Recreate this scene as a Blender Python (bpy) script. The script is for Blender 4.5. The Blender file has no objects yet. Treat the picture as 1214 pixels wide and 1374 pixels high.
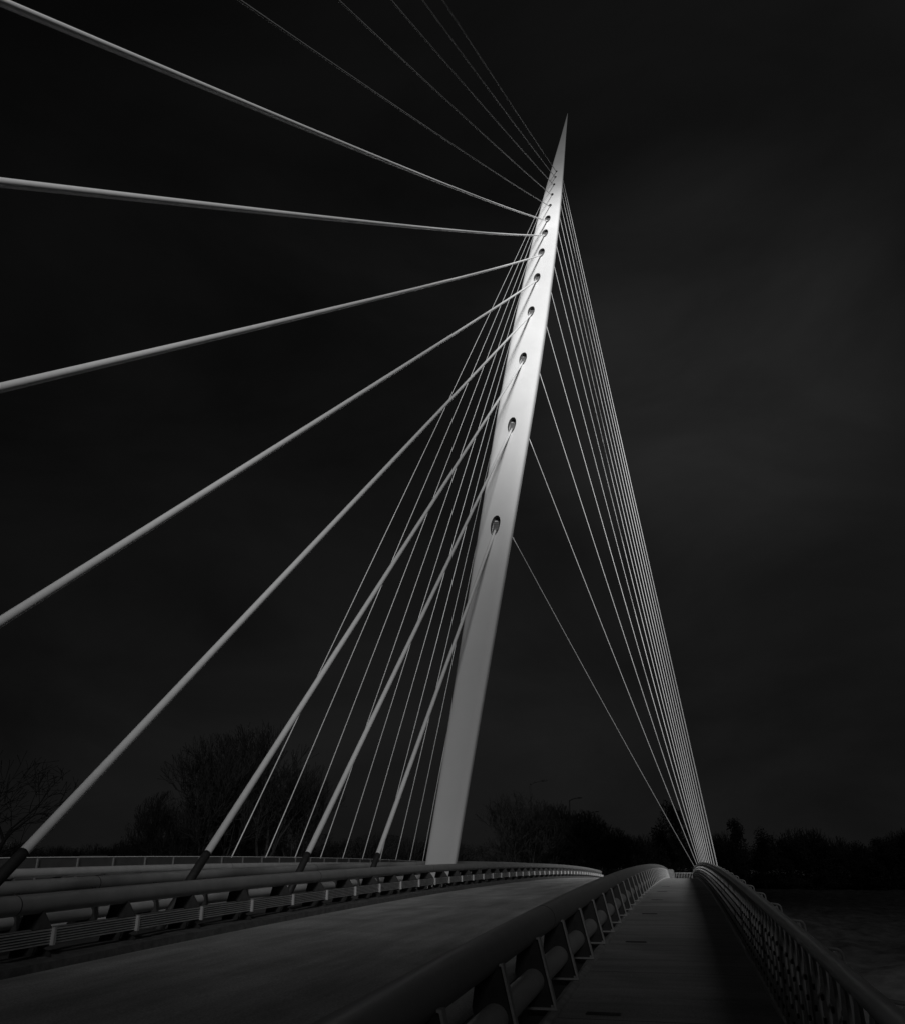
import bpy, bmesh, math, random
from mathutils import Vector, Matrix
import numpy as np

C = bpy.context.scene.collection
sc = bpy.context.scene
S = 1.8                                   # metres per layout unit; layout datum: eye height at z = 0
R = math.radians

# ------------------------------------------------------------------ camera
F_PX, VX, VY = 1150.0, 919.4, 1149.9
pitch = math.atan((VY - 687) / F_PX)
yaw = math.atan((VX - 607) / math.hypot(F_PX, VY - 687))
fw = Vector((-math.sin(yaw) * math.cos(pitch), math.cos(yaw) * math.cos(pitch), math.sin(pitch)))
rt = Vector((math.cos(yaw), math.sin(yaw), 0))
up = rt.cross(fw)
cd = bpy.data.cameras.new('camera')
cam = bpy.data.objects.new('camera', cd)
C.objects.link(cam)
cd.sensor_fit = 'HORIZONTAL'
cd.sensor_width = 36
cd.lens = F_PX / 1214 * 36
cd.clip_start = 0.05
cd.clip_end = 6000
cam.matrix_world = Matrix(((rt.x, up.x, -fw.x, 0), (rt.y, up.y, -fw.y, 0), (rt.z, up.z, -fw.z, S), (0, 0, 0, 1)))
sc.camera = cam

# ------------------------------------------------------------------ light and exposure
SUN_EL, SUN_SIDE = R(24), R(-20)           # low sun behind the viewer's right shoulder
sun_dir = Vector((-math.sin(SUN_SIDE) * math.cos(SUN_EL), -math.cos(SUN_SIDE) * math.cos(SUN_EL), math.sin(SUN_EL)))
sd = bpy.data.lights.new('sun', 'SUN')
sd.energy = 1.5
sd.angle = R(12)
sd.color = (1, 1, 1)
so = bpy.data.objects.new('sun', sd)
C.objects.link(so)
so.rotation_euler = sun_dir.to_track_quat('Z', 'Y').to_euler()
sc.view_settings.view_transform = 'Standard'
sc.view_settings.look = 'None'
sc.view_settings.gamma = 1
sc.view_settings.exposure = 2.32
sc.cycles.transparent_max_bounces = 48
sc.cycles.max_bounces = 6

world = bpy.data.worlds.new('World')
sc.world = world
world.use_nodes = True
nt = world.node_tree
nt.nodes.clear()
def N(t, **k):
    n = nt.nodes.new(t)
    for a, v in k.items(): setattr(n, a, v)
    return n
wo = N('ShaderNodeOutputWorld'); bg = N('ShaderNodeBackground')
sky = N('ShaderNodeTexSky', sky_type='NISHITA', sun_disc=False)
sky.sun_elevation = SUN_EL
sky.sun_rotation = math.atan2(sun_dir.x, sun_dir.y)
bw = N('ShaderNodeRGBToBW')
tc = N('ShaderNodeTexCoord')
# heavy cloud cover: broad soft patches, thinning towards the right-hand horizon
nz = N('ShaderNodeTexNoise'); nz.inputs['Scale'].default_value = 2.3; nz.inputs['Detail'].default_value = 5; nz.inputs['Roughness'].default_value = .55; nz.inputs['Distortion'].default_value = .4
mp = N('ShaderNodeMapping'); mp.inputs['Scale'].default_value = (1, 1, 2.2); mp.inputs['Location'].default_value = (.3, .1, .45)
mr = N('ShaderNodeMapRange'); mr.inputs['From Min'].default_value = .3; mr.inputs['From Max'].default_value = .72; mr.inputs['To Min'].default_value = .62; mr.inputs['To Max'].default_value = 1.5
dt = N('ShaderNodeVectorMath', operation='DOT_PRODUCT')
gd = Vector((.6, .75, -.3)).normalized(); dt.inputs[1].default_value = gd
mg = N('ShaderNodeMapRange', interpolation_type='SMOOTHSTEP'); mg.inputs['From Min'].default_value = -.45; mg.inputs['From Max'].default_value = .62; mg.inputs['To Min'].default_value = .2; mg.inputs['To Max'].default_value = .92
# one thinner, paler spot in the cloud
dp = N('ShaderNodeVectorMath', operation='DOT_PRODUCT'); dp.inputs[1].default_value = (.06, .858, .51)
mq = N('ShaderNodeMapRange', interpolation_type='SMOOTHSTEP'); mq.inputs['From Min'].default_value = .965; mq.inputs['From Max'].default_value = 1.0; mq.inputs['To Min'].default_value = 1; mq.inputs['To Max'].default_value = 2.1
mz = N('ShaderNodeMath', operation='MULTIPLY')
m1 = N('ShaderNodeMath', operation='MULTIPLY'); m2 = N('ShaderNodeMath', operation='MULTIPLY'); mixs = N('ShaderNodeMath', operation='POWER'); mixs.inputs[1].default_value = .2
L = nt.links.new
L(tc.outputs['Generated'], mp.inputs['Vector']); L(mp.outputs[0], nz.inputs['Vector']); L(nz.outputs['Fac'], mr.inputs['Value'])
L(tc.outputs['Generated'], dt.inputs[0]); L(dt.outputs['Value'], mg.inputs['Value'])
L(sky.outputs[0], bw.inputs[0]); L(bw.outputs[0], mixs.inputs[0])
L(tc.outputs['Generated'], dp.inputs[0]); L(dp.outputs['Value'], mq.inputs['Value']); L(mr.outputs[0], mz.inputs[0]); L(mq.outputs[0], mz.inputs[1]); L(mz.outputs[0], m1.inputs[0]); L(mg.outputs[0], m1.inputs[1]); L(m1.outputs[0], m2.inputs[0]); L(mixs.outputs[0], m2.inputs[1])
L(m2.outputs[0], bg.inputs['Color']); L(bg.outputs[0], wo.inputs['Surface'])
SKY_STRENGTH = .00120
bg.inputs['Strength'].default_value = SKY_STRENGTH

# ------------------------------------------------------------------ materials (the place is photographed in black and white: all greys)
MATS = {}
def mat(name, g, rough=.6, metal=0., var=.15, scale=3., bump=0., bscale=60., spec=.5, streak=None, g2=None):
    if name in MATS: return MATS[name]
    m = bpy.data.materials.new(name); m.use_nodes = True
    t = m.node_tree; b = t.nodes['Principled BSDF']
    b.inputs['Roughness'].default_value = rough; b.inputs['Metallic'].default_value = metal
    b.inputs['Specular IOR Level'].default_value = spec
    co = t.nodes.new('ShaderNodeTexCoord'); n = t.nodes.new('ShaderNodeTexNoise')
    mpn = t.nodes.new('ShaderNodeMapping')
    if streak: mpn.inputs['Scale'].default_value = streak
    t.links.new(co.outputs['Object'], mpn.inputs[0]); t.links.new(mpn.outputs[0], n.inputs['Vector'])
    n.inputs['Scale'].default_value = scale; n.inputs['Detail'].default_value = 8; n.inputs['Roughness'].default_value = .65
    r = t.nodes.new('ShaderNodeMapRange')
    r.inputs['From Min'].default_value = .3; r.inputs['From Max'].default_value = .7
    r.inputs['To Min'].default_value = (g * (1 - var)); r.inputs['To Max'].default_value = min(.9, g * (1 + var) if g2 is None else g2)
    t.links.new(n.outputs['Fac'], r.inputs['Value'])
    t.links.new(r.outputs[0], b.inputs['Base Color'])
    rr = t.nodes.new('ShaderNodeMapRange'); rr.inputs['To Min'].default_value = rough * .8; rr.inputs['To Max'].default_value = min(1, rough * 1.2)
    t.links.new(n.outputs['Fac'], rr.inputs['Value']); t.links.new(rr.outputs[0], b.inputs['Roughness'])
    if bump:
        nb = t.nodes.new('ShaderNodeTexNoise'); nb.inputs['Scale'].default_value = bscale; nb.inputs['Detail'].default_value = 4
        bp = t.nodes.new('ShaderNodeBump'); bp.inputs['Strength'].default_value = bump; bp.inputs['Distance'].default_value = .02
        t.links.new(co.outputs['Object'], nb.inputs['Vector']); t.links.new(nb.outputs['Fac'], bp.inputs['Height']); t.links.new(bp.outputs[0], b.inputs['Normal'])
    MATS[name] = m
    return m
PYLON = mat('pylon_white_paint', .62, .55, var=.05, scale=.22, streak=(1, 1, .25))
CABLE = mat('cable_pale_sheath', .88, .38, spec=.8, var=.08, scale=5)
CABLE_DARK = mat('cable_dark_sheath', .18, .45, var=.1, scale=5)
STAY = mat('stay_steel', .55, .35, var=.1, scale=5)
FOOT_JOINT_BLACK = mat('foot_joint_black', .03, .6, var=.3, scale=9)  # black for tube joints, guard backing and the darkened cable feet
TUBE = mat('tube_painted_steel', .36, .42, var=.14, scale=2.2, bump=.04, bscale=30)
PIPE = mat('pipe_galvanised', .6, .4, metal=.0, var=.15, scale=4, streak=(1, .3, 1))
FIN = mat('fin_painted_steel', .05, .55, var=.25, scale=9)
FLANGE = mat('flange_pale_steel', .5, .45, var=.2, scale=20)  # one pale tone, lighter than the fins
RIB = mat('guard_aluminium', .8, .35, metal=.5, var=.2, scale=6)
DARKMETAL = mat('dark_metal', .05, .5, var=.3, scale=8)
ASPH = mat('road_asphalt', .6, .9, var=.3, scale=1.3, streak=(1, .12, 1), spec=0)
PATH = mat('footpath_surface', .5, .9, var=.22, scale=1.7, streak=(.25, 1.6, 1), spec=0)
CONC = mat('kerb_concrete', .16, .9, var=.4, scale=5, bump=.7, bscale=25)
DECKM = mat('deck_concrete', .08, .9, var=.3, scale=3, bump=.4)
GRASS = mat('field_grass', .06, .95, var=.5, scale=.6, streak=(1.2, .35, 1), spec=0)
BARK = mat('tree_bark', .012, .9, var=.3, scale=4, spec=.1)
LEAF = mat('tree_leaf', .02, .9, var=.4, scale=2, spec=.1)
PLATE = mat('rail_plate_steel', .5, .5, var=.2, scale=6)
PANEL = mat('fence_panel', .06, .4, var=.2, scale=3)
RAILM = mat('handrail_steel', .75, .38, var=.12, scale=4)
WALLM = mat('farmhouse_wall', .3, .9, var=.1)
ROOFM = mat('farmhouse_roof', .05, .9, var=.2)
GLASSM = mat('window_glass', .02, .15, var=.1)

# wear on the decks: transverse joints on the footpath, darker patches and a fine grit on both
def add_wear(m, joint, grit):
    t = m.node_tree; b = t.nodes['Principled BSDF']; src = b.inputs['Base Color'].links[0].from_socket
    co = t.nodes.new('ShaderNodeTexCoord'); n1 = t.nodes.new('ShaderNodeTexNoise'); n1.inputs['Scale'].default_value = .35; n1.inputs['Detail'].default_value = 6; n1.inputs['Distortion'].default_value = 1.2
    r1 = t.nodes.new('ShaderNodeMapRange'); r1.inputs['From Min'].default_value = .35; r1.inputs['From Max'].default_value = .65; r1.inputs['To Min'].default_value = .84; r1.inputs['To Max'].default_value = 1.1
    n2 = t.nodes.new('ShaderNodeTexNoise'); n2.inputs['Scale'].default_value = grit; n2.inputs['Detail'].default_value = 2
    r2 = t.nodes.new('ShaderNodeMapRange'); r2.inputs['From Min'].default_value = .3; r2.inputs['From Max'].default_value = .7; r2.inputs['To Min'].default_value = .75; r2.inputs['To Max'].default_value = 1.2
    mu = t.nodes.new('ShaderNodeMath'); mu.operation = 'MULTIPLY'; mv = t.nodes.new('ShaderNodeMath'); mv.operation = 'MULTIPLY'
    L_ = t.links.new
    L_(co.outputs['Object'], n1.inputs['Vector']); L_(co.outputs['Object'], n2.inputs['Vector']); L_(n1.outputs['Fac'], r1.inputs['Value']); L_(n2.outputs['Fac'], r2.inputs['Value'])
    L_(r1.outputs[0], mu.inputs[0]); L_(r2.outputs[0], mu.inputs[1]); L_(src, mv.inputs[0]); L_(mu.outputs[0], mv.inputs[1]); out = mv.outputs[0]
    if joint:
        sx = t.nodes.new('ShaderNodeSeparateXYZ'); L_(co.outputs['Object'], sx.inputs[0])
        md_ = t.nodes.new('ShaderNodeMath'); md_.operation = 'PINGPONG'; md_.inputs[1].default_value = joint; L_(sx.outputs['Y'], md_.inputs[0])
        gt_ = t.nodes.new('ShaderNodeMapRange'); gt_.inputs['From Min'].default_value = .012; gt_.inputs['From Max'].default_value = .02; gt_.inputs['To Min'].default_value = .45; gt_.inputs['To Max'].default_value = 1; L_(md_.outputs[0], gt_.inputs['Value'])
        mw = t.nodes.new('ShaderNodeMath'); mw.operation = 'MULTIPLY'; L_(out, mw.inputs[0]); L_(gt_.outputs[0], mw.inputs[1]); out = mw.outputs[0]
    L_(out, b.inputs['Base Color'])
add_wear(ASPH, 0, 38); add_wear(PATH, 1.65, 55)

# ------------------------------------------------------------------ helpers
def hdeck(y):
    """depth of the deck below eye level, layout units (a shallow arch)"""
    f = lambda y: 1 - .0358931 * y + .00130863 * y * y - .1426455 * (y / 20) ** 3 + .020745283 * (y / 20) ** 4
    if y < 0: return 1 - .0358931 * y
    if y > 60: return f(60) + (y - 60) * (f(60) - f(59.5)) / .5
    return f(y)
def P(x, y, z):       # layout -> world; z relative to eye level
    return Vector((S * x, S * y, S * (z + 1)))
def D(x, y, z=0.):    # layout point z above the deck
    return P(x - .01132 * (y / 20) ** 2 * (1 if y > 0 else 0), y, z - hdeck(y))
class MB:
    def __init__(s): s.v = []; s.f = []; s.m = []; s.sm = []
    def add(s, vs, fs, mi=0, smooth=False):
        o = len(s.v); s.v += [tuple(v) for v in vs]
        for f in fs: s.f.append(tuple(o + i for i in f)); s.m.append(mi); s.sm.append(smooth)
    def tube(s, pts, rad, n=12, mi=0, cap=True, smooth=True):
        """round bar through pts; rad a number or a list"""
        pts = [Vector(p) for p in pts]; k = len(pts)
        rads = rad if isinstance(rad, (list, tuple)) else [rad] * k
        ref = None; vs = []
        for i, p in enumerate(pts):
            t = (pts[min(i + 1, k - 1)] - pts[max(i - 1, 0)]).normalized()
            if ref is None:
                ref = t.orthogonal().normalized()
            ref = (ref - t * ref.dot(t)).normalized(); b = t.cross(ref)
            for j in range(n):
                a = 2 * math.pi * j / n
                vs.append(p + (ref * math.cos(a) + b * math.sin(a)) * rads[i])
        fs = [(i * n + j, i * n + (j + 1) % n, (i + 1) * n + (j + 1) % n, (i + 1) * n + j) for i in range(k - 1) for j in range(n)]
        s.add(vs, fs, mi, smooth)
        if cap:
            o = len(s.v) - len(vs)
            s.f.append(tuple(o + j for j in reversed(range(n)))); s.m.append(mi); s.sm.append(False)
            s.f.append(tuple(o + (k - 1) * n + j for j in range(n))); s.m.append(mi); s.sm.append(False)
    def box(s, c, d, mi=0, rot=None):
        vs = []
        for x in (-.5, .5):
            for y in (-.5, .5):
                for z in (-.5, .5):
                    v = Vector((x * d[0], y * d[1], z * d[2]))
                    if rot: v = rot @ v
                    vs.append(v + Vector(c))
        s.add(vs, [(0, 1, 3, 2), (4, 6, 7, 5), (0, 4, 5, 1), (2, 3, 7, 6), (0, 2, 6, 4), (1, 5, 7, 3)], mi)
    def prism(s, poly, y0, y1, mi=0):
        """poly [(x,z)] extruded from y0 to y1 (world)"""
        n = len(poly)
        vs = [(x, y0, z) for x, z in poly] + [(x, y1, z) for x, z in poly]
        s.add(vs, [tuple(range(n)), tuple(reversed(range(n, 2 * n)))] + [(i, i + n, (i + 1) % n + n, (i + 1) % n) for i in range(n)], mi)
    def sweep(s, poly, ys, mi=0, smooth=False, closed=True):
        """layout profile [(x, z above deck)] carried along the arch of the deck"""
        n = len(poly); vs = [D(x, y, z) for y in ys for x, z in poly]
        fs = []
        for i in range(len(ys) - 1):
            for j in range(n if closed else n - 1):
                fs.append((i * n + j, (i + 1) * n + j, (i + 1) * n + (j + 1) % n, i * n + (j + 1) % n))
        if closed: fs += [tuple(range(n)), tuple(reversed(range((len(ys) - 1) * n, len(ys) * n)))]
        s.add(vs, fs, mi, smooth)
    def build(s, name, mats, parent=None, origin=None):
        me = bpy.data.meshes.new(name)
        vs = s.v                      # with an origin given the shape is already in local coordinates
        me.from_pydata(vs, [], s.f); me.update()
        for m in (mats if isinstance(mats, (list, tuple)) else [mats]): me.materials.append(m)
        me.polygons.foreach_set('material_index', s.m); me.polygons.foreach_set('use_smooth', s.sm)
        ob = bpy.data.objects.new(name, me); C.objects.link(ob)
        if origin is not None: ob.location = origin
        if parent:
            ob.parent = parent
            if origin is not None: ob.location = Vector(origin) - parent.location
            else: ob.location = -parent.location
        return ob
def thing(name, loc, label, cat, group=None):
    o = bpy.data.objects.new(name, None); C.objects.link(o); o.location = loc; o.empty_display_size = .3
    o['label'] = label; o['category'] = cat
    if group: o['group'] = group
    return o
def tag(o, label=None, cat=None, group=None, kind=None):
    if label: o['label'] = label
    if cat: o['category'] = cat
    if group: o['group'] = group
    if kind: o['kind'] = kind
    return o
def struct(name, mb, m):
    o = mb.build(name, m); o['kind'] = 'structure'; return o
def fr(a, b, st):
    k = max(1, round((b - a) / st)); return [a + (b - a) * i / k for i in range(k + 1)]
YS = fr(-27, 60, .75) + fr(60, 128, 4)[1:]
YB = fr(-8, 60, .5)          # barriers and railings
XM = -5.76                   # centre line of the median

# ------------------------------------------------------------------ setting
GZ = -4.0
g = MB()
gx = [-1400, -500, -200, -90, -40, -15, 2, 15, 40, 90, 200, 500, 1400]
gy = [-300, -60, 0, 20, 40, 60, 80, 110, 150, 220, 400, 1400]
for i in range(len(gx) - 1):
    for j in range(len(gy) - 1):
        g.add([P(gx[i], gy[j], GZ), P(gx[i + 1], gy[j], GZ), P(gx[i + 1], gy[j + 1], GZ), P(gx[i], gy[j + 1], GZ)], [(0, 1, 2, 3)])
struct('ground', g, GRASS)
# rough grass slope falling from the bridge approach across the field on the right
from mathutils import noise as mnoise
g = MB(); nx, ny = 90, 110; vs = []
for j in range(ny + 1):
    for i in range(nx + 1):
        fx = i / nx; x = 1.6 + 70 * fx ** 1.5; y = 4 + 126 * j / ny
        ridge = 1.0 * math.exp(-((x - (4 + (y - 20) * .42)) / 4.5) ** 2) * min(1, max(0, (y - 12) / 20))
        n_ = mnoise.fractal(Vector((x * .5, y * .13, 3)), .8, 2.1, 5)
        e_ = min(1, fx * 8, (1 - fx) * 8, j / 6, (ny - j) / 6)
        vs.append(P(x, y, GZ - .03 + (.08 + ridge + max(-.3, .22 * n_) + .12) * e_))
g.add(vs, [(j * (nx + 1) + i, j * (nx + 1) + i + 1, (j + 1) * (nx + 1) + i + 1, (j + 1) * (nx + 1) + i) for j in range(ny) for i in range(nx)], 0, True)
struct('grass_bank', g, GRASS)
g = MB(); g.sweep([(-12.5, -.02), (.62, -.02), (.62, -.22), (-2, -.6), (-9.8, -.6), (-12.5, -.22)], YS); struct('bridge_deck', g, DECKM)
g = MB(); g.sweep([(-4.88, 0), (-1.2, 0)], YS, closed=False); struct('road', g, ASPH)
g = MB(); g.sweep([(-10.2, 0), (-6.66, 0)], YS, closed=False); struct('far_road', g, ASPH)
g = MB(); g.sweep([(-.78, -.015), (.45, -.015), (.45, 0), (-.78, 0)], fr(-27, 60, .5)); struct('footpath', g, PATH)
g = MB(); g.sweep([(-12.0, -.015), (-10.75, -.015), (-10.75, 0), (-12, 0)], YS); struct('far_footpath', g, PATH)
def kerb(nm, x0, x1, z):
    g = MB(); rng = random.Random(len(nm))
    ys = fr(-8, 60, .45); n = 5; vs = []
    for y in ys:
        j = [rng.uniform(-.008, .008) for _ in range(4)]
        for x, zz in ((x0, -.018), (x0 + .008, z + j[0]), (x0 + (x1 - x0) * .5, z + .01 + j[1]), (x1 - .01 + j[2] * .5, z + j[3]), (x1, -.018)): vs.append(D(x, y, zz))
    g.add(vs, [(i * n + j, (i + 1) * n + j, (i + 1) * n + j + 1, i * n + j + 1) for i in range(len(ys) - 1) for j in range(n - 1)])
    struct(nm, g, CONC if nm != 'footpath_kerb' else mat('pale_kerb_concrete', .45, .9, var=.3, scale=5))
kerb('kerb', -5.36, -4.88, .06)
kerb('median_kerb', -6.66, -6.16, .06)
kerb('road_kerb', -1.2, -1.08, .05)
kerb('far_kerb', -10.75, -10.2, .06)
kerb('footpath_kerb', -.86, -.78, .012)
g = MB()   # approach embankment under the far end of the deck
vs = []
for y in fr(62, 140, 6):
    z = min(-.25 - hdeck(y), GZ + 4)
    z = max(z, GZ + .02)
    hgt = z - GZ
    vs += [P(-13 - hgt * 2.2, y, GZ - .05), P(-12.6, y, z - .05), P(.8, y, z - .05), P(1.2 + hgt * 2.2, y, GZ - .05)]
k = len(vs) // 4
g.add(vs, [(i * 4 + j, i * 4 + j + 1, i * 4 + j + 5, i * 4 + j + 4) for i in range(k - 1) for j in range(3)] + [(0, 1, 2, 3)])
struct('embankment', g, GRASS)

# dark slots (gully gratings) along the left edge of the footpath
for k, (yy, lab) in enumerate(((5.65, 'dark slotted drain grating nearest the viewer on the footpath edge'), (9.35, 'second dark drain grating up the footpath, beside the barrier kerb'),
                               (13.02, 'third dark drain grating up the footpath'), (16.6, 'fourth dark drain grating up the footpath'),
                               (20.2, 'fifth, tiny dark drain grating up the footpath'), (23.8, 'sixth and farthest drain grating before the footpath crest'))):
    c = D(-.535, yy, .004)
    g = MB(); g.box((0, 0, 0), (.20 * S, .07 * S, .006)); fr_ = g
    t = thing('drain_grating', c, lab, 'drain', 'drain gratings in the footpath')
    fr_.build('frame', DARKMETAL, t, c)
    if k < 3:
        g = MB()
        for j in range(5): g.box((0, (j - 2) * .02, .006), (.19 * S, .006, .004))
        g.build('grille', FIN, t, c)

# ------------------------------------------------------------------ pylon
ZL = [-1.0, 1.7, 5.3, 9.6, 13.3, 17, 21.7, 28, 37, 43.7, 52, 62, 72.5, 79, 85.6]
AL = [.37, .41, .50, .61, .70, .79, .885, .945, .93, .87, .76, .54, .285, .15, .006]
def pyl_a(z): return float(np.interp(z, ZL, AL))
_zz = np.linspace(-1, 85.6, 260); _aa = np.interp(_zz, ZL, AL); _k = np.hanning(25); _k /= _k.sum()
_pad = np.pad(_aa, 12, mode='reflect', reflect_type='odd'); _as = np.convolve(_pad, _k, 'valid'); _as[-1] = .006
def pa(z): return 1.0 * float(np.interp(z, _zz, _as))
def py(z): return 22.04 + .6905 * z
NP = 112; EXP = 2 / 4.2
def psec(z, n=NP):
    a = pa(z); b = .93 * a; o = []
    # broad gently bowed front, narrower tapering back
    for j in range(n):
        t = 2 * math.pi * j / n; c, s_ = math.cos(t), math.sin(t); e = 5.0 if s_ < 0 else 1.3
        k_ = (abs(c) ** e + abs(s_) ** e) ** (-1 / e)
        o.append((XM + a * c * k_, py(z) - .42 * a + (.51 * a if s_ < 0 else 1.2 * a) * s_ * k_))
    return o
HOLES = [(11.48, .55, .175), (17.87, .62, .18), (23.71, .66, .19), (29.11, .70, .20), (33.9, .76, .21), (38.16, .80, .215), (41.95, .82, .215), (45.1, .82, .215),
         (48.33, .42, .13), (51.28, .38, .12), (54.23, .36, .11), (56.6, .33, .10), (58.48, .32, .09)]
pyl = thing('pylon', P(XM, 22, -hdeck(22)), 'tall white spindle-shaped steel pylon leaning back above the bridge, tapering to a needle tip', 'bridge pylon')
g = MB(); zs = [-.95 + 86.45 * i / 230 for i in range(231)]; vs = []
for z in zs: vs += [P(x, y, z) for x, y in psec(z)]
n = NP
g.add(vs, [(i * n + j, i * n + (j + 1) % n, (i + 1) * n + (j + 1) % n, (i + 1) * n + j) for i in range(len(zs) - 1) for j in range(n)] + [tuple(reversed(range(n))), tuple(len(vs) - n + j for j in range(n))], 0, True)
shaft = g.build('shaft', [PYLON, DARKMETAL], pyl)
# cut the thirteen cable pockets into the front face
g = MB()
slope = Vector((0, .6905, 1)).normalized()
for z, hz, hw in HOLES:
    a = pa(z); yf = py(z) - .93 * a; vs = []
    for yy in (-.5, .30 if hz > .5 else .18):
        for j in range(28):
            t = 2 * math.pi * j / 28
            dz = hz * math.sin(t)
            wv = hw * math.cos(t) * (1 + .12 * math.sin(t))
            vs.append(P(XM + wv, yf + dz * .6905 + yy, z + dz))
    g.add(vs, [(j, (j + 1) % 28, 28 + (j + 1) % 28, 28 + j) for j in range(28)] + [tuple(reversed(range(28))), tuple(range(28, 56))])
cut = g.build('pocket_cut', DARKMETAL)
for ob in (cut, shaft):
    bm = bmesh.new(); bm.from_mesh(ob.data); bmesh.ops.recalc_face_normals(bm, faces=bm.faces)
    if bm.calc_volume(signed=True) < 0: bmesh.ops.reverse_faces(bm, faces=bm.faces)
    bm.to_mesh(ob.data); bm.free()
C.objects.unlink(cut); tmp = bpy.data.collections.new('tmp'); C.children.link(tmp); tmp.objects.link(cut)
cut.parent = None; shaft_loc = shaft.location.copy(); shaft.parent = None; shaft.location = (0, 0, 0)
md = shaft.modifiers.new('cut', 'BOOLEAN'); md.operation = 'DIFFERENCE'; md.object = cut; md.solver = 'EXACT'
dg = bpy.context.evaluated_depsgraph_get(); dg.update()
me = bpy.data.meshes.new_from_object(shaft.evaluated_get(dg), preserve_all_data_layers=True, depsgraph=dg)
shaft.modifiers.clear(); shaft.data = me; me.name = 'shaft'
bpy.data.objects.remove(cut); bpy.data.collections.remove(tmp)
shaft.parent = pyl; shaft.location = -pyl.location
me.materials.clear(); me.materials.append(PYLON); me.materials.append(mat('pocket_painted_shade', .07, .7, var=.3, scale=6))  # pocket walls coloured dark to imitate the shade inside the recesses
# analytic normals keep the painted surface smooth round the pockets
def sn(v):
    z = v.z / S - 1; x = v.x / S; y = v.y / S
    a = max(pa(z), .004); yc = py(z) - .42 * a; b = .51 * a if y < yc else 1.2 * a; e = 5.0 if y < yc else 1.3; u = (x - XM) / a; w_ = (y - yc) / b
    gx_ = math.copysign(abs(u) ** (e - 1), u) / a; gy_ = math.copysign(abs(w_) ** (e - 1), w_) / b
    da = (pa(z + .4) - pa(z - .4)) / .8
    gz_ = -gy_ * .6905 - (abs(u) ** e + abs(w_) ** e) * da / a
    return Vector((gx_, gy_, gz_)).normalized()
norms = [None] * len(me.loops)
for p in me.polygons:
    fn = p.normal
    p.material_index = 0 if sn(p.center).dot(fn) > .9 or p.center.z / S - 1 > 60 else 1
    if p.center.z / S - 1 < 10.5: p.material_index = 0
    for li in p.loop_indices:
        v = me.vertices[me.loops[li].vertex_index].co; s_ = sn(v)
        norms[li] = s_ if s_.dot(fn) > .93 else fn.copy()
for p in me.polygons: p.use_smooth = True
me.normals_split_custom_set(norms)
# anchor heads inside the pockets
CAPT = []
for k, (z, hz, hw) in enumerate(HOLES):
    yf = py(z) - .93 * pa(z); q = Vector((XM, yf, z)); CAPT.append(q)
    g = MB(); dep = .28 if hz > .5 else .16
    c = P(XM, yf + dep * .62 + hz * .05, z + hz * .05)
    if hz > .5:
        g.box(c, (hw * 1.15 * S, .10 * S, hz * .95 * S), 0, Matrix.Rotation(-.604, 3, 'X'))
        for dz in (.16, .36): g.box(c + Vector((0, -.06 * S + dz * .69 * hz * S, dz * hz * S)), (hw * 1.25 * S, .04 * S, .05 * hz * S), 0, Matrix.Rotation(-.604, 3, 'X'))
    g.tube([c, c + Vector((0, -.22 * dep * S, -.6 * hz * S * .5))], hw * .42 * S, 14)
    g.build('anchor_head', mat('anchor_head_steel', .16, .45, metal=.2, var=.3, scale=10), pyl)

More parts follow.
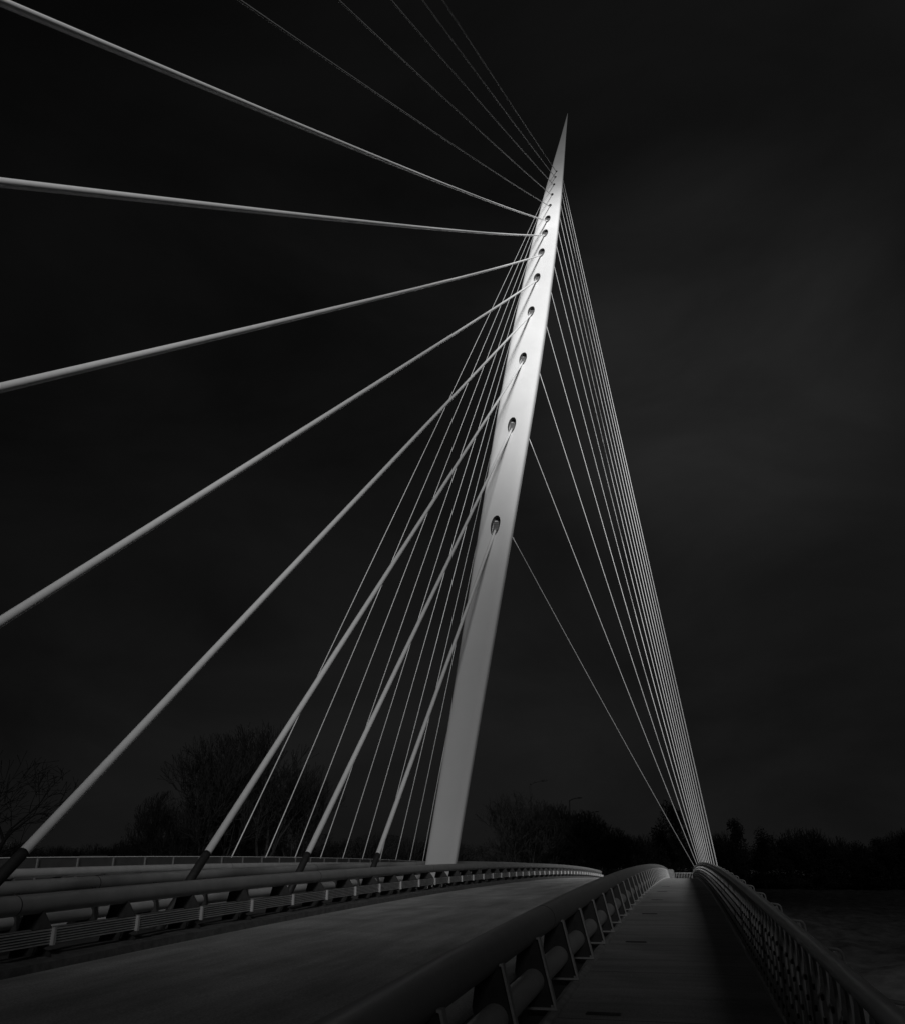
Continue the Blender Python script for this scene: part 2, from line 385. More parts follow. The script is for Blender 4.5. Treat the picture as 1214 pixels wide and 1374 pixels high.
# ------------------------------------------------------------------ cables
ORD = ['lowest', 'second lowest', 'third lowest', 'fourth lowest', 'fifth', 'sixth', 'seventh', 'eighth', 'ninth', 'tenth', 'eleventh', 'third from topmost', 'topmost']
ORD = ['lowest', 'second', 'third', 'fourth', 'fifth', 'sixth', 'seventh', 'eighth', 'ninth', 'tenth', 'eleventh', 'twelfth', 'topmost thirteenth']
Q2 = [(16.876, -.028), (13.512, .021), (10.137, -.168), (6.853, -.162), (6.274, 1.95), (5.704, 4.029), (5.166, 5.992), (4.661, 7.834), (8.842, 13.141), (12.682, 18.042), (16.138, 22.454), (19.128, 26.271), (21.668, 29.514)]
SAG = [0, 0, .0, .0, .05, .16, .26, .34, .3, .3, .3, .3, .3]
for k, (y2, z2) in enumerate(Q2):
    a = CAPT[k]; q = Vector((XM, y2, z2)); d = q - a
    q.z += SAG[k] * 4 * .80 * .20 * 1.0; d = q - a
    t = 1.0
    while (a + d * t).z > -hdeck((a + d * t).y) + .02: t += .002
    end = a + d * t
    hz = HOLES[k][1]; top = a + Vector((0, .12 if hz > .5 else .06, -.12 * hz))
    r = .048 if k < 8 else .027
    r *= S
    lo = thing('stay_cable', P(*end), '%s stay cable on the pylon front, counted from the %s, running to the median %s' % (
        ('thick pale' if k < 8 else 'thin dark'), 'bottom: ' + ORD[k], 'beyond the barrier' if k < 4 else 'out of view on the left' if k < 8 else 'past the top edge'), 'cable', 'front stay cables fanning out over the road')
    lo['label'] = {0: 'thick pale stay cable from the lowest pylon pocket, landing nearest the pylon foot',
                   1: 'thick pale stay cable from the second lowest pylon pocket, landing left of the lowest one',
                   2: 'thick pale stay cable from third pocket, crossing in front of the bare tree clump',
                   3: 'thick pale stay cable from fourth pocket, reaching the far barriers at left edge of view',
                   4: 'thick pale stay cable from the fifth pocket, sloping down to the left out of view',
                   5: 'thick pale stay cable from sixth pocket, gently sloping down leftwards across the dark sky',
                   6: 'thick stay cable from seventh pocket, almost level and rising slightly to the left',
                   7: 'thick stay cable from the eighth pocket, rising to the upper left corner',
                   8: 'thin dark stay cable from the ninth pocket, lowest of the five thin ones',
                   9: 'thin dark stay cable from the tenth pocket, second of the five thin ones',
                   10: 'thin dark stay cable from the eleventh pocket, middle of the five thin ones',
                   11: 'thin dark stay cable from the twelfth pocket, just below the topmost one',
                   12: 'thin dark stay cable from the topmost pocket near the pylon tip'}[k]
    pts = []
    M_ = 40
    for i in range(M_ + 1):
        f = i / M_; p = top.lerp(end, f); p.z -= SAG[k] * 4 * f * (1 - f); pts.append(P(*p))
    g = MB(); g.tube(pts, r, 14); g.build('cable', CABLE if k < 8 else CABLE_DARK, lo)
    u = (top - end).normalized()
    L0 = (0 - end.z) / u.z if k < 4 else 1.2  # no real sleeve: dark tube added to imitate the darkened cable foot
    g = MB(); s0 = P(*(end - u * .05)); s1 = P(*(end + u * L0)); s2 = P(*(end + u * (L0 + .06)))
    g.tube([s0, s1, s2], [r * 1.12, r * 1.12, r * 1.03], 14); g.build('darkened_foot', FOOT_JOINT_BLACK, lo)
    g = MB(); p0 = P(*top) ; p1 = P(*(top - u * .28))
    g.tube([p0 + Vector((0, 0, 0)), p1], r * 1.35, 14); g.build('socket', CABLE_DARK, lo)
    g = MB(); e = P(*end); g.box(e + Vector((0, 0, .02)), (.24 * S, .34 * S, .12)); g.build('anchor_plate', DARKMETAL, lo)

for side in (1, -1):
    xa = XM + side * 6.56
    for k in range(13):
        z = HOLES[k][0] - .15; a = pa(z)
        top = Vector((XM + side * .72 * a, py(z) + .35 * a, z))
        ya = 22.93 + 2.19 * (12 - k)
        foot_z = .02 if side > 0 else .02
        end = Vector((xa - .01132 * (ya / 20) ** 2, ya, -hdeck(ya) - .12))
        lab = ['steepest-footed', '']
        if side > 0:
            l = ['lowest thin steel stay right of the pylon, leftmost line of the right-hand fan',
                 'second thin steel stay from the left in the right-hand fan behind the pylon'] + [
                 '%s thin steel stay from the left in the right-hand fan' % w_ for w_ in ('third', 'fourth', 'fifth', 'sixth', 'seventh', 'eighth', 'ninth', 'tenth', 'eleventh', 'twelfth')] + [
                 'outermost thin steel stay, right edge of the right-hand fan, from near the tip']
            grp = 'thin stays right of the pylon'
        else:
            l = ['thin stay half hidden behind the pylon foot, innermost of the left-hand fan',
                 'second thin stay left of the pylon foot, counted from the pylon'] + [
                 '%s thin stay left of the pylon foot, counted outwards from the pylon' % w_ for w_ in ('third', 'fourth', 'fifth', 'sixth', 'seventh', 'eighth', 'ninth', 'tenth', 'eleventh', 'twelfth')] + [
                 'outermost thin stay of the left-hand fan, landing in front of the tree clump']
            grp = 'thin stays left of the pylon'
        lo = thing('back_stay', P(*end), l[k], 'cable', grp)
        pts = [P(*top.lerp(end, i / 24)) - Vector((0, 0, .12 * S * 4 * (i / 24) * (1 - i / 24))) for i in range(25)]
        g = MB(); g.tube(pts, (.0165 if side > 0 else .0175) * S, 8); g.build('cable', STAY, lo)
        g = MB(); u = (top - end).normalized(); g.tube([P(*(end - u * .05)), P(*(end + u * .55))], .035 * S, 8); g.build('darkened_foot', FOOT_JOINT_BLACK, lo)

# ------------------------------------------------------------------ crash barriers
def barrier(xc, zc, rad, out, label, ribs, lowpipe=True, joints=(6.4, 12.6, 18.8, 25, 31.2, 37.4), y0=1.11, n=52, yend=59.5, foot=0., step=1.18):
    """big round rail on triangular fins; out = +1/-1 side towards which the fins spread, ribbed guard on the other side"""
    t = thing('crash_barrier', D(xc, 10), label, 'crash barrier', 'tubular crash barriers along the bridge')
    ys = fr(-8, yend, .5); g = MB(); g.tube([D(xc, y, zc) for y in ys], rad * S, 32); g.build('rail_tube', TUBE, t)
    for y in joints:
        g = MB(); g.tube([D(xc, y - .006, zc), D(xc, y + .006, zc)], rad * S * 1.006, 32); g.build('tube_joint', FOOT_JOINT_BLACK, t)
    if lowpipe:
        g = MB(); g.tube([D(xc + out * .055, y, foot + .165) for y in ys], .066 * S, 24); g.build('lower_pipe', PIPE, t)
    if ribs:
        xr = xc - out * (rad + .07); zt, zb = zc - .18, zc - .30
        g = MB(); k = 6
        for i in range(k):
            z = zb + (zt - zb) * (i + .5) / k; h_ = (zt - zb) / k
            g.sweep([(xr, z - h_ * .30), (xr - out * .022, z - h_ * .22), (xr - out * .022, z + h_ * .22), (xr, z + h_ * .30)] if out < 0 else
                    [(xr, z + h_ * .30), (xr - out * .022, z + h_ * .22), (xr - out * .022, z - h_ * .22), (xr, z - h_ * .30)], ys, 0)
        g.sweep([(xr + out * .004, zb), (xr + out * .012, zb), (xr + out * .012, zt), (xr + out * .004, zt)] if out < 0 else [(xr + out * .004, zt), (xr + out * .012, zt), (xr + out * .012, zb), (xr + out * .004, zb)], ys, 1)
        g.build('guard_rail', [RIB, FOOT_JOINT_BLACK], t)
    zt_ = zc - rad * .65
    X = lambda dx: out * dx * S
    zt_ = zc - .035; foot += .035
    poly = [(X(-.03), S * (zc - rad * .75)), (X(.05), S * (zc - rad * .75)), (X(.092), S * zt_), (X(.18), S * foot), (X(-.01), S * foot), (X(-.05), S * (foot + .5 * (zt_ - foot)))]
    protos = []
    for i in range(n):
        y = y0 + step * i
        if y > yend - .2: break
        o = D(xc, y, 0)
        if not protos:
            m = MB(); m.prism(poly, -.007 * S, .007 * S)
            a = m.build('fin', FIN, t, o)
            m = MB(); th_ = .012 * S; w_ = .026 * S
            m.prism([(X(.084), S * (zt_ + .006)), (X(.103), S * (zt_ + .006)), (X(.192), S * (foot - .012)), (X(-.01), S * (foot - .012)), (X(-.01), S * foot), (X(.176), S * foot), (X(.094), S * (zt_ - .006)), (X(.084), S * (zt_ - .004))], -w_, w_); m.box((X(.17), 0, (foot + .006) * S), (.03 * S, .02 * S, .014 * S))
            b = m.build('flange', FIN if ribs else FLANGE, a, o); b.location = (0, 0, 0)
            c = None
            if ribs:
                m = MB(); xr_ = xc - out * (rad + .07)
                m.box((-out * (rad + .104) * S, 0, (zc - .24) * S), (.03 * S, .03 * S, .130 * S))
                c = m.build('splice_plate', mat('splice_white_paint', .6, .5, var=.05), a, o); c.location = (0, 0, 0)
                m = MB(); m.prism([(X(-.03), S * (zc - rad * .7)), (X(-.03) - out * .035 * S, S * (zc - rad * .8)), (X(-rad - .068), S * (zc - .17)), (X(-rad - .068), S * (zc - .31)), (X(-rad - .02), S * (foot + .06)), (X(-rad - .10), S * (foot + .03)), (X(-rad - .10), S * foot), (X(-.03), S * foot)], -.006 * S, .006 * S)
                c2 = m.build('bracket', FIN, a, o); c2.location = (0, 0, 0)
            protos = [a, b, c, c2 if ribs else None]
        else:
            a = protos[0].copy(); C.objects.link(a); a.parent = t; a.location = o - t.location
            for q in protos[1:]:
                if q: r_ = q.copy(); C.objects.link(r_); r_.parent = a
    return t
bC = barrier(-.98, .425, .085, 1, 'dark tubular crash barrier nearest the viewer, between the footpath and the road', False, step=1.12)
g = MB(); g.sweep([(-.90, .0), (-.58, .0), (-.58, .38), (-.62, .42), (-.86, .42), (-.90, .38)], fr(48, 50.5, .5)); g.build('end_block', CONC, bC)
barrier(-5.2, .455, .078, -1, 'dark tubular crash barrier with ribbed guard rail beyond the road, in front of the pylon', True, foot=.03, y0=.80)
barrier(-6.32, .50, .075, 1, 'tubular crash barrier just behind the pylon side median, second one across', True, joints=(9, 15.2, 21.4), foot=.05, y0=.6)
barrier(-10.45, .465, .075, -1, 'farthest tubular crash barrier, beneath the thin far railing', True, joints=(20, 32), foot=.05, y0=.9)

# ------------------------------------------------------------------ right-hand footpath railing
rl = thing('footpath_railing', D(.45, 10), 'dark railing of bolted upright plates along the right side of the footpath', 'railing')
yr = fr(-6, 59, .4)
g = MB(); g.tube([D(.475, y, .527) for y in yr], .033 * S, 24); g.build('handrail', RAILM, rl)
g = MB(); g.tube([D(.56, y, .20) for y in yr], .06 * S, 20); g.build('outer_pipe', PIPE, rl)
for z in (.10, .25, .40):
    g = MB(); g.tube([D(.462, y, z) for y in yr], .005 * S, 8); g.build('cross_rod', DARKMETAL, rl)
g = MB(); g.sweep([(.425, -.012), (.445, -.012), (.445, .03), (.425, .03)], yr); g.build('toe_plate', FLANGE, rl)
def strip():
    m = MB()
    # flat plate, slightly turned about its long axis, wider at mid height, with bolt heads
    rot = Matrix.Rotation(R(-2), 3, 'Z'); prof = [(.03, .085), (.15, .102), (.30, .102), (.42, .09), (.505, .05)]
    for sx in (1,):
        f, b = [], []
        for z, w_ in prof:
            for yy in (-w_, w_):
                for dx, lst in ((-.006, f), (.006, b)):
                    v = rot @ Vector((dx, yy, 0)); lst.append(Vector((v.x + .01 * (z / .5), v.y, z)) * S)
        n_ = len(f); vs = f + b; k = len(prof); fs = []
        for i in range(k - 1):
            a = i * 2
            fs += [(a, a + 1, a + 3, a + 2), (n_ + a, n_ + a + 2, n_ + a + 3, n_ + a + 1), (a, a + 2, n_ + a + 2, n_ + a), (a + 1, n_ + a + 1, n_ + a + 3, a + 3)]
        fs += [(0, n_, n_ + 1, 1), (n_ - 2, n_ - 1, 2 * n_ - 1, 2 * n_ - 2)]
        m.add(vs, fs)
    for z in (.10, .175, .25, .325, .40):
        c = Vector((-.008 + .01 * (z / .5), 0, z)) * S
        m.tube([c + Vector((.01, 0, 0)), c - Vector((.008 * S, 0, 0))], .011 * S, 8, 1)
    return m
ms = strip(); first = None
ypl = [1.9 + .24 * i for i in range(238)]
for i, y in enumerate(ypl[:100]):
    o = D(.445, y, 0)
    if first is None: first = ms.build('plate', [PLATE, DARKMETAL], rl, o)
    else:
        a = first.copy(); C.objects.link(a); a.parent = rl; a.location = o - rl.location
g = MB()
for y in ypl[100:]:
    if y > 58.8: break
    o = D(.445, y, 0); b0 = len(g.v)
    g.v += [tuple(Vector(v) + o) for v in ms.v]; g.f += [tuple(b0 + i for i in f) for f in ms.f]; g.m += ms.m; g.sm += ms.sm
st = g.build('far_plates', [PLATE, DARKMETAL], rl); st['kind'] = 'stuff'
first = None
for i in range(48):
    y = 1.71 + 1.17 * i
    if y > 58: break
    o = D(.475, y, 0)
    if first is None:
        m = MB()
        arc = [(0, .545), (.075, .535), (.085, .53), (.091, .52), (.098, .45), (.125, .2), (.13, .0), (.12, -.12)]
        m.tube([Vector((x * S, 0, z * S)) for x, z in arc], .0055 * S, 8)
        first = m.build('bracket', FLANGE, rl, o)
        m = MB(); m.prism([(0.0, .5 * S), (.07 * S, .53 * S), (.09 * S, .45 * S), (.118 * S, .2 * S), (.12 * S, -.1 * S), (.02 * S, -.02 * S), (0.05 * S, .2 * S)], -.004 * S, .004 * S)
        web = m.build('web', PLATE, first, o); web.location = (0, 0, 0)
    else:
        a = first.copy(); C.objects.link(a); a.parent = rl; a.location = o - rl.location
        b = web.copy(); C.objects.link(b); b.parent = a

# far railing on the other edge of the bridge
fl = thing('far_railing', D(-12.1, 12), 'low dark railing with a thin pale top rail along the far edge of the bridge', 'railing')
g = MB(); g.tube([D(-12.1, y, .685) for y in yr], .011 * S, 10); g.build('top_rail', FLANGE, fl)
g = MB(); g.sweep([(-12.105, .06), (-12.095, .06), (-12.095, .665), (-12.105, .665)], yr); g.build('panel', PANEL, fl)
first = None
for i in range(48):
    y = 1.9 + 1.22 * i
    if y > 58.5: break
    o = D(-12.08, y, 0)
    if first is None:
        m = MB(); m.box((0, 0, .33 * S), (.03 * S, .04 * S, .68 * S)); m.box((0, 0, .01 * S), (.09 * S, .1 * S, .02 * S)); first = m.build('post', mat('far_post_steel', .1), fl, o)
    else:
        a = first.copy(); C.objects.link(a); a.parent = fl; a.location = o - fl.location

# gate across the far end of the footpath
gt = thing('gate', D(0, 60), 'low barred gate closing the far end of the footpath', 'gate')
g = MB()
for z in (.12, .44): g.tube([D(-.75, 60, z), D(.6, 60, z)], .012 * S, 8)
g.build('rail', RAILM, gt)
for i in range(15):
    x = -.75 + 1.35 * i / 14
    g = MB(); g.tube([D(x, 60, .0), D(x, 60, .45 if 0 < i < 14 else .5)], (.007 if 0 < i < 14 else .016) * S, 6); g.build('bar' if 0 < i < 14 else 'post', RAILM, gt)

# ------------------------------------------------------------------ street lamps
LAMPM = mat('lamp_black_paint', .012, .6, spec=.1)
def at(u, v_h, dist):
    """layout x, y of the point seen in column u at a given forward distance"""
    r = rt * (u - 607) + up * (687 - VY) + fw * F_PX
    return r.x / r.y * dist, dist
for u, vt, dist, lab in ((714, 1063, 95, 'tallest dark street lamp with curved arm rising behind the bare trees'), (767, 1083, 130, 'second street lamp, its arm just clearing the bare trees'),
                         (793, 1099, 170, 'third street lamp, smaller, right of the bare trees'), (818, 1118, 250, 'farthest and smallest street lamp of the row')):
    x, y = at(u, 0, dist); dep = (Vector((x, y, 0))).dot(fw) ; H = (VY - vt) / F_PX * dep / math.cos(pitch) * .99
    t = thing('street_lamp', P(x, y, GZ), lab, 'street lamp', 'street lamps along the road beyond the bridge')
    hh = (H - GZ) * S; g = MB(); g.tube([(0, 0, 0), (0, 0, hh * .5), (0, 0, hh)], [.2, .16, .13], 8); o = g.build('pole', LAMPM, t, P(x, y, GZ))
    k = dist / 95
    arm = [Vector((0, 0, hh)), Vector((.25, 0, hh + .12)), Vector((.8, 0, hh + .35)), Vector((1.6, 0, hh + .55)), Vector((2.2, 0, hh + .62))]
    g = MB(); g.tube(arm, [.13, .12, .11, .1, .1], 8); g.build('arm', LAMPM, t, P(x, y, GZ))
    g = MB(); c = arm[-1]
    g.tube([c, c + Vector((.15, 0, .02)), c + Vector((.9, 0, .06)), c + Vector((1.15, 0, .04))], [.06, .16, .15, .05], 10); g.build('lamp_head', LAMPM, t, P(x, y, GZ))

# ------------------------------------------------------------------ trees
def tree_segments(seed, H=10., spread=.55, levels=6, multi=1, up_=.25, base_r=.16, fork=3, lean=(0, 0), twig=.010):
    rg = random.Random(seed); tr, br = [], []
    def grow(p, d, ln, r, lv):
        if lv > levels: return
        n = 3 if lv < 3 else 2
        pts = [p]; q = p.copy(); dd = d.copy()
        for i in range(n):
            dd = (dd + Vector((rg.gauss(0, .10), rg.gauss(0, .10), rg.gauss(0, .05) + up_ * .10))).normalized()
            q = q + dd * ln / n; pts.append(q.copy())
        r1 = max(r * (.62 if lv else .72), twig)
        rads = [r + (r1 - r) * i / n for i in range(n + 1)]
        (tr if lv == 0 else br).append((pts, rads, lv))
        if lv == levels: return
        kids = fork if lv < 2 else (3 if rg.random() < .75 else 2)
        for k in range(kids):
            ax = dd.orthogonal().normalized(); ax.rotate(Matrix.Rotation(2 * math.pi * (k + rg.random() * .7) / kids, 3, dd))
            nd = (dd + ax * spread * rg.uniform(.55, 1.25) + Vector((0, 0, up_ * .5))).normalized()
            fr0 = rg.uniform(.55, 1) if k else 1.
            j = min(n, max(1, round(fr0 * n)))
            grow(pts[j], nd, ln * rg.uniform(.66, .86), rads[j] * rg.uniform(.6, .8), lv + 1)
        if lv >= 1 and lv < levels - 1:
            for _ in range(2):
                j = rg.randrange(1, n + 1); nd = (dd * .5 + Vector((rg.gauss(0, 1), rg.gauss(0, 1), rg.gauss(.1, .6))).normalized()).normalized()
                grow(pts[j], nd, ln * rg.uniform(.35, .6), rads[j] * .45, max(lv + 2, levels - 2))
    for m in range(multi):
        d = Vector((lean[0] + (rg.gauss(0, .22) if multi > 1 else 0), lean[1] + (rg.gauss(0, .22) if multi > 1 else 0), 1)).normalized()
        grow(Vector((rg.gauss(0, .25), rg.gauss(0, .25), 0)) if multi > 1 else Vector((0, 0, 0)), d, H * (.27 if multi == 1 else .22), base_r * (1 if multi == 1 else .6), 0)
    return tr, br
def tree_mesh(seed, H, **k):
    tr, br = tree_segments(seed, H, **k)
    zs_ = sorted(p.z for s_ in br for p in s_[0]); z = zs_[int(len(zs_) * .995)]; f = H / z
    # keep the crown inside a rounded outline
    def inside(p):
        q = p * f; hz = (q.z - H * .52) / (H * .5); return (q.x / (H * .46)) ** 2 + (q.y / (H * .46)) ** 2 + hz * hz < 1.0 or q.z < H * .3 and q.xy.length < H * .40
    br = [s_ for s_ in br if s_[2] < 2 or all(inside(p) for p in s_[0])]
    out = []
    for lst, sides in ((tr, 8), (br, 4)):
        m = MB()
        for pts, rads, lv in lst:
            m.tube([p * f for p in pts], [r * f for r in rads], sides if lv < 3 else 3, cap=lv < 2)
        out.append(m)
    return out
TREES = {}
def bare_tree(kind, u, vt, dist, label, wid=1., rz=0., grp='bare trees beyond the bridge', gz=GZ):
    x, y = at(u, 0, dist); dep = Vector((x, y, 0)).dot(fw); H = ((VY - vt) / F_PX * dep - gz) * S
    t = thing('bare_tree', P(x, y, gz), label, 'tree', grp)
    if kind not in TREES:
        sp = {'tall': dict(seed=3, H=10., spread=.52, levels=6, up_=.4, twig=.015, base_r=.2), 'bushy': dict(seed=11, H=10., spread=.62, levels=5, multi=6, up_=.3, twig=.013, base_r=.2),
              'fan': dict(seed=23, H=10., spread=.58, levels=6, multi=3, up_=.45, twig=.015, base_r=.2), 'lean': dict(seed=37, H=10., spread=.62, levels=6, up_=.1, lean=(.12, 0), twig=.014, base_r=.2),
              'thin': dict(seed=51, H=10., spread=.34, levels=6, multi=3, up_=.6, twig=.018, base_r=.14)}[kind]
        a, b = tree_mesh(**sp)
        oa = a.build('trunk', BARK, t, t.location); ob = b.build('crown', BARK, t, t.location)
        TREES[kind] = (oa, ob)
    else:
        for q in TREES[kind]:
            c = q.copy(); C.objects.link(c); c.parent = t; c.location = (0, 0, 0)
    t.scale = (H / 10 * wid, H / 10 * wid, H / 10); t.rotation_euler = (0, 0, rz)
    return t
bare_tree('tall', 346, 970, 60, 'tallest bare tree of the left clump, crown behind the third thick cable', .95, .4)
bare_tree('fan', 276, 990, 58, 'broad bare fan-shaped tree in the middle of the left clump', .85, 1.2)
bare_tree('tall', 312, 985, 66, 'bare tree standing between the two tallest of the left clump', .85, 2.9)
bare_tree('fan', 392, 1035, 63, 'lower bare tree sloping down on the right side of the left clump', 1.0, 4.0)
bare_tree('fan', 224, 1066, 57, 'low bare bush on the left end of the tree clump', .9, .2)
bare_tree('bushy', 300, 1070, 62, 'low thicket at the foot of the left tree clump', 1.3, 3.7)
bare_tree('lean', -8, 1012, 45, 'bare tree at the left edge of view with long branches reaching right', 1.15, 0.)
bare_tree('fan', 694, 1066, 92, 'rounded fan-shaped bare tree directly left of the tallest street lamp', 1.15, .7)
bare_tree('thin', 735, 1092, 96, 'upright bare tree just right of the tallest street lamp', 1.3, .7)
bare_tree('thin', 759, 1078, 100, 'tall narrow bare tree below the second street lamp', 1.2, 2.)
bare_tree('fan', 778, 1090, 104, 'bare tree under the arm of the second street lamp', 1.1, 3.1)
bare_tree('thin', 800, 1106, 108, 'small upright bare tree below the third street lamp', 1.4, 4.)
bare_tree('thin', 826, 1122, 118, 'smallest bare tree of the right row, near the farthest lamp', 1.5, 5.)

def leaf_mesh(seed, n=5200, lumps=24):
    rg = random.Random(seed); m = MB(); cs = []
    for _ in range(lumps):
        a = rg.uniform(0, 6.283); zz = rg.uniform(.9, 9.2); rr = 2.9 * math.sqrt(max(.05, 1 - ((zz - 4.4) / 5.2) ** 2)) * rg.uniform(.1, .85)
        cs.append((Vector((rr * math.cos(a), rr * math.sin(a), zz)), rg.uniform(.8, 1.5)))
    for _ in range(n):
        c, r = rg.choice(cs); d = Vector((rg.gauss(0, 1), rg.gauss(0, 1), rg.gauss(0, 1))).normalized() * r * rg.random() ** .4
        p = c + d; a = Vector((rg.gauss(0, 1), rg.gauss(0, 1), rg.gauss(0, 1))).normalized(); b = a.orthogonal().normalized(); s_ = rg.uniform(.08, .2)
        m.add([p - a * s_, p - b * s_ * .6, p + a * s_, p + b * s_ * .6], [(0, 1, 2, 3)])
    t_ = MB(); t_.tube([(0, 0, 0), (0.05, 0, 3), (0, .1, 6.5)], [.28, .2, .06], 8)
    for c, r in cs[:9]: t_.tube([(0, 0, max(.8, c.z * .45)), c * .6 + Vector((0, 0, c.z * .2)), c], [.12, .07, .03], 5)
    return t_, m
LV = {}
def leafy(kind, u, vt, dist, label, wid=1., rz=0., grp='dense dark trees'):
    x, y = at(u, 0, dist); dep = Vector((x, y, 0)).dot(fw); H = ((VY - vt) / F_PX * dep - GZ) * S
    t = thing('dense_tree', P(x, y, GZ), label, 'tree', grp)
    if kind not in LV:
        a, b = leaf_mesh(kind * 7 + 1); LV[kind] = (a.build('trunk', BARK, t, t.location), b.build('crown', LEAF, t, t.location))
    else:
        for q in LV[kind]:
            c = q.copy(); C.objects.link(c); c.parent = t; c.location = (0, 0, 0)
    t.scale = (H / 10 * wid, H / 10 * wid, H / 10); t.rotation_euler = (0, 0, rz)
leafy(0, 905, 1076, 85, 'dark egg-shaped tree behind the far end of the footpath railing', .62, 0)
leafy(1, 893, 1098, 90, 'dark tree tucked behind the left flank of the egg-shaped one', .7, 1.)
leafy(2, 988, 1104, 125, 'large dark round tree just right of the converging stays', .9, 2.)
leafy(1, 1022, 1112, 130, 'dark tree right of the large round one near the stays', 1.0, 4.)
leafy(0, 1060, 1124, 128, 'dark tree at the back of the field, left of the lowest gap', 1.3, 1.)
leafy(2, 1104, 1134, 126, 'low dark tree in the middle of the field edge', 1.5, 3.)
leafy(1, 1148, 1130, 128, 'dark tree right of the middle of the field edge', 1.4, 5.)
leafy(0, 1186, 1124, 126, 'broad dark tree at the field edge, second from right edge of view', 1.4, .5)
leafy(2, 1226, 1120, 124, 'broad dark tree cut by the right edge of view', 1.4, 1.7)

# distant woodland: one continuous mass behind everything
def merge(m, src, loc, s, rz):
    c_, s_ = math.cos(rz), math.sin(rz); b0 = len(m.v)
    m.v += [(loc[0] + (x * c_ - y * s_) * s[0], loc[1] + (x * s_ + y * c_) * s[0], loc[2] + z * s[1]) for x, y, z in src.v]
    m.f += [tuple(b0 + i for i in f) for f in src.f]; m.m += src.m; m.sm += src.sm
rg = random.Random(77); w = MB()
small = [leaf_mesh(100 + i, 420, 9)[1] for i in range(3)]
bb = [tree_mesh(200 + i, 10., spread=.6, levels=4, multi=4, twig=.03)[1] for i in range(2)]
for i in range(520):
    u = -260 + 1800 * (i + rg.random()) / 520
    dist = rg.uniform(150, 185) if u < 950 else rg.uniform(132, 150)
    x, y = at(u, 0, dist); z = P(x, y, GZ)
    vt = 1133 + 7 * math.sin(u * .021) + rg.uniform(-3, 8)
    if 440 < u < 900: vt -= 3
    if u > 950: vt = 1128 + 8 * math.sin(u * .045) + rg.uniform(-4, 10)
    dep = Vector((x, y, 0)).dot(fw); H = ((VY - vt) / F_PX * dep - GZ) * S
    merge(w, rg.choice(small), z, (H / 10 * rg.uniform(1.3, 2.2), H / 10), rg.uniform(0, 6))
    if i % 3 == 0: merge(w, rg.choice(bb), z, (H / 10, H / 10 * 1.12), rg.uniform(0, 6))
for i in range(260):                     # undergrowth closing the gaps between the trunks
    u = -200 + 1700 * (i + rg.random()) / 260; dist = rg.uniform(140, 160) if u < 950 else rg.uniform(131, 140)
    x, y = at(u, 0, dist); merge(w, rg.choice(small), P(x, y, GZ - .2), (rg.uniform(1.6, 2.4), rg.uniform(.32, .5)), rg.uniform(0, 6))
o = w.build('woodland', LEAF); tag(o, 'distant black woodland along the horizon behind the bridge', 'woodland', None, 'stuff')

# pale farm building glimpsed at the left horizon
x, y = at(126, 0, 118); base = P(x, y, GZ)
t = thing('farmhouse', base, 'long low pale farm building in front of the woodland at the left horizon', 'building')
g = MB(); g.box((0, 0, 2.6), (7.5, 6, 5.2)); g.build('wall', WALLM, t, base)
g = MB(); g.prism([(0, 0), (7, 0), (3.5, 2.4)], 0, 8.2)
g.v = [(y_ - 4.1, x_ - 3.5, z_ + 5.2) for x_, y_, z_ in g.v]; g.f = [tuple(reversed(f)) for f in g.f]
g.build('roof', ROOFM, t, base)
for k in range(4):
    g = MB(); g.box((-2.7 + 1.8 * k, -3.02, 3.4), (.9, .06, 1.2)); g.build('window', GLASSM, t, base)

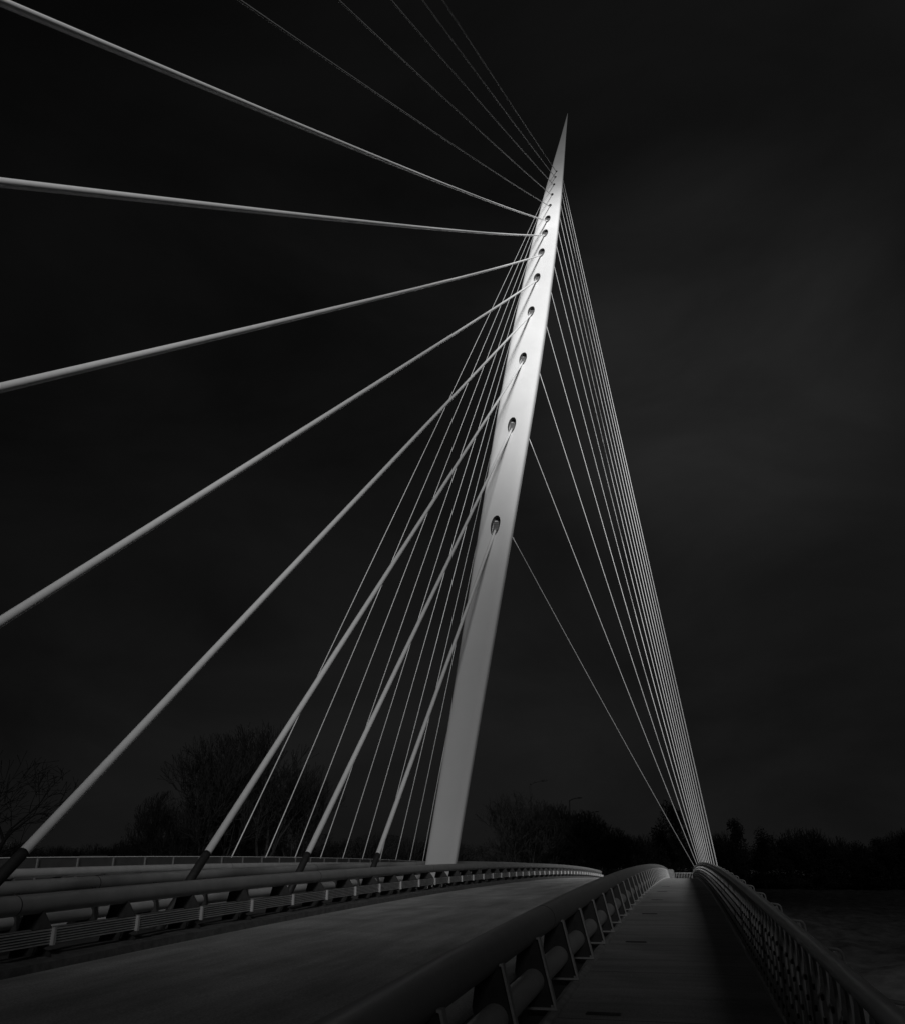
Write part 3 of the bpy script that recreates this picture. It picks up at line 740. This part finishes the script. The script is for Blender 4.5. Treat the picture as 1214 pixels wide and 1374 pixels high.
# ------------------------------------------------------------------ unseen absorbers added to shade the bridge, leaving one shaft of light open
pv = Vector((math.sin(SUN_SIDE) * math.sin(SUN_EL), math.cos(SUN_SIDE) * math.sin(SUN_EL), math.cos(SUN_EL)))
qv = Vector((math.cos(SUN_SIDE), -math.sin(SUN_SIDE), 0))
def shade_cloud(q, p, dist, sq, sp, sdp, tau, label):
    """unseen, added light-absorbing cloud centred on sun-frame (q, p) layout units, optical depth tau through its middle"""
    m = bpy.data.materials.new('added_shade_absorber'); m.use_nodes = True; t_ = m.node_tree; t_.nodes.clear()
    ab = t_.nodes.new('ShaderNodeVolumeAbsorption'); ab.inputs['Color'].default_value = (0, 0, 0, 1); ab.inputs['Density'].default_value = tau / (2 * sdp * S)
    ou = t_.nodes.new('ShaderNodeOutputMaterial'); t_.links.new(ab.outputs[0], ou.inputs['Volume'])
    g = MB(); nu, nv = 40, 20; rg_ = random.Random(int(abs(q * 3 + p * 7)) + 5); ph = [rg_.uniform(0, 6) for _ in range(6)]
    cen = P(0, 0, 0) + (qv * q + pv * p + sun_dir * dist) * S; vs = []
    for i in range(nv + 1):
        la = math.pi * i / nv
        for j in range(nu):
            lo = 2 * math.pi * j / nu
            n_ = Vector((math.sin(la) * math.cos(lo), math.sin(la) * math.sin(lo), math.cos(la)))
            k = 1 + .010 * math.sin(3 * lo + ph[0]) * math.sin(la) ** 2 + .008 * math.sin(5 * lo + ph[1] + 3 * la) * math.sin(la) ** 2
            vs.append(cen + (qv * n_.x * sq + pv * n_.y * sp + sun_dir * n_.z * sdp) * S * k)
    g.add(vs, [(i * nu + j, i * nu + (j + 1) % nu, (i + 1) * nu + (j + 1) % nu, (i + 1) * nu + j) for i in range(nv) for j in range(nu)], 0, True)
    o = g.build('shade_cloud', m)
    bm = bmesh.new(); bm.from_mesh(o.data); bmesh.ops.remove_doubles(bm, verts=bm.verts, dist=1e-3); bmesh.ops.recalc_face_normals(bm, faces=bm.faces)
    if bm.calc_volume(signed=True) < 0: bmesh.ops.reverse_faces(bm, faces=bm.faces)
    bm.to_mesh(o.data); bm.free(); o['kind'] = 'structure'
    return o
#      q     p    dist   sq   sp  depth  tau
SHADE_CLOUDS = [(-10.87, -18.83, 28, 66.9, 45.9, 1.5, 2.03),
          (7.33, 115.27, 28, 85.3, 50.25, 1.5, 2.89),
          (-47.7, 58.94, 28, 58.1, 54.85, 1.5, 3.28),
          (78.24, 37.1, 28, 67.4, 73, 1.5, 3.48),
          (-3.35, -1.47, 28, 10.23, 7.22, 1.2, 3.26),
          (4.37, 15.51, 28, 5.11, 28.5, 1.2, 1.77),
          (31, 40.8, 28, 20.1, 17.9, 1.5, 2.14),
          (0, 430, 40, 900, 300, 8, 6.),
          (240, 110, 30, 125, 140, 3, 5.)]
for c in SHADE_CLOUDS: shade_cloud(*c, 'added unseen cloud')
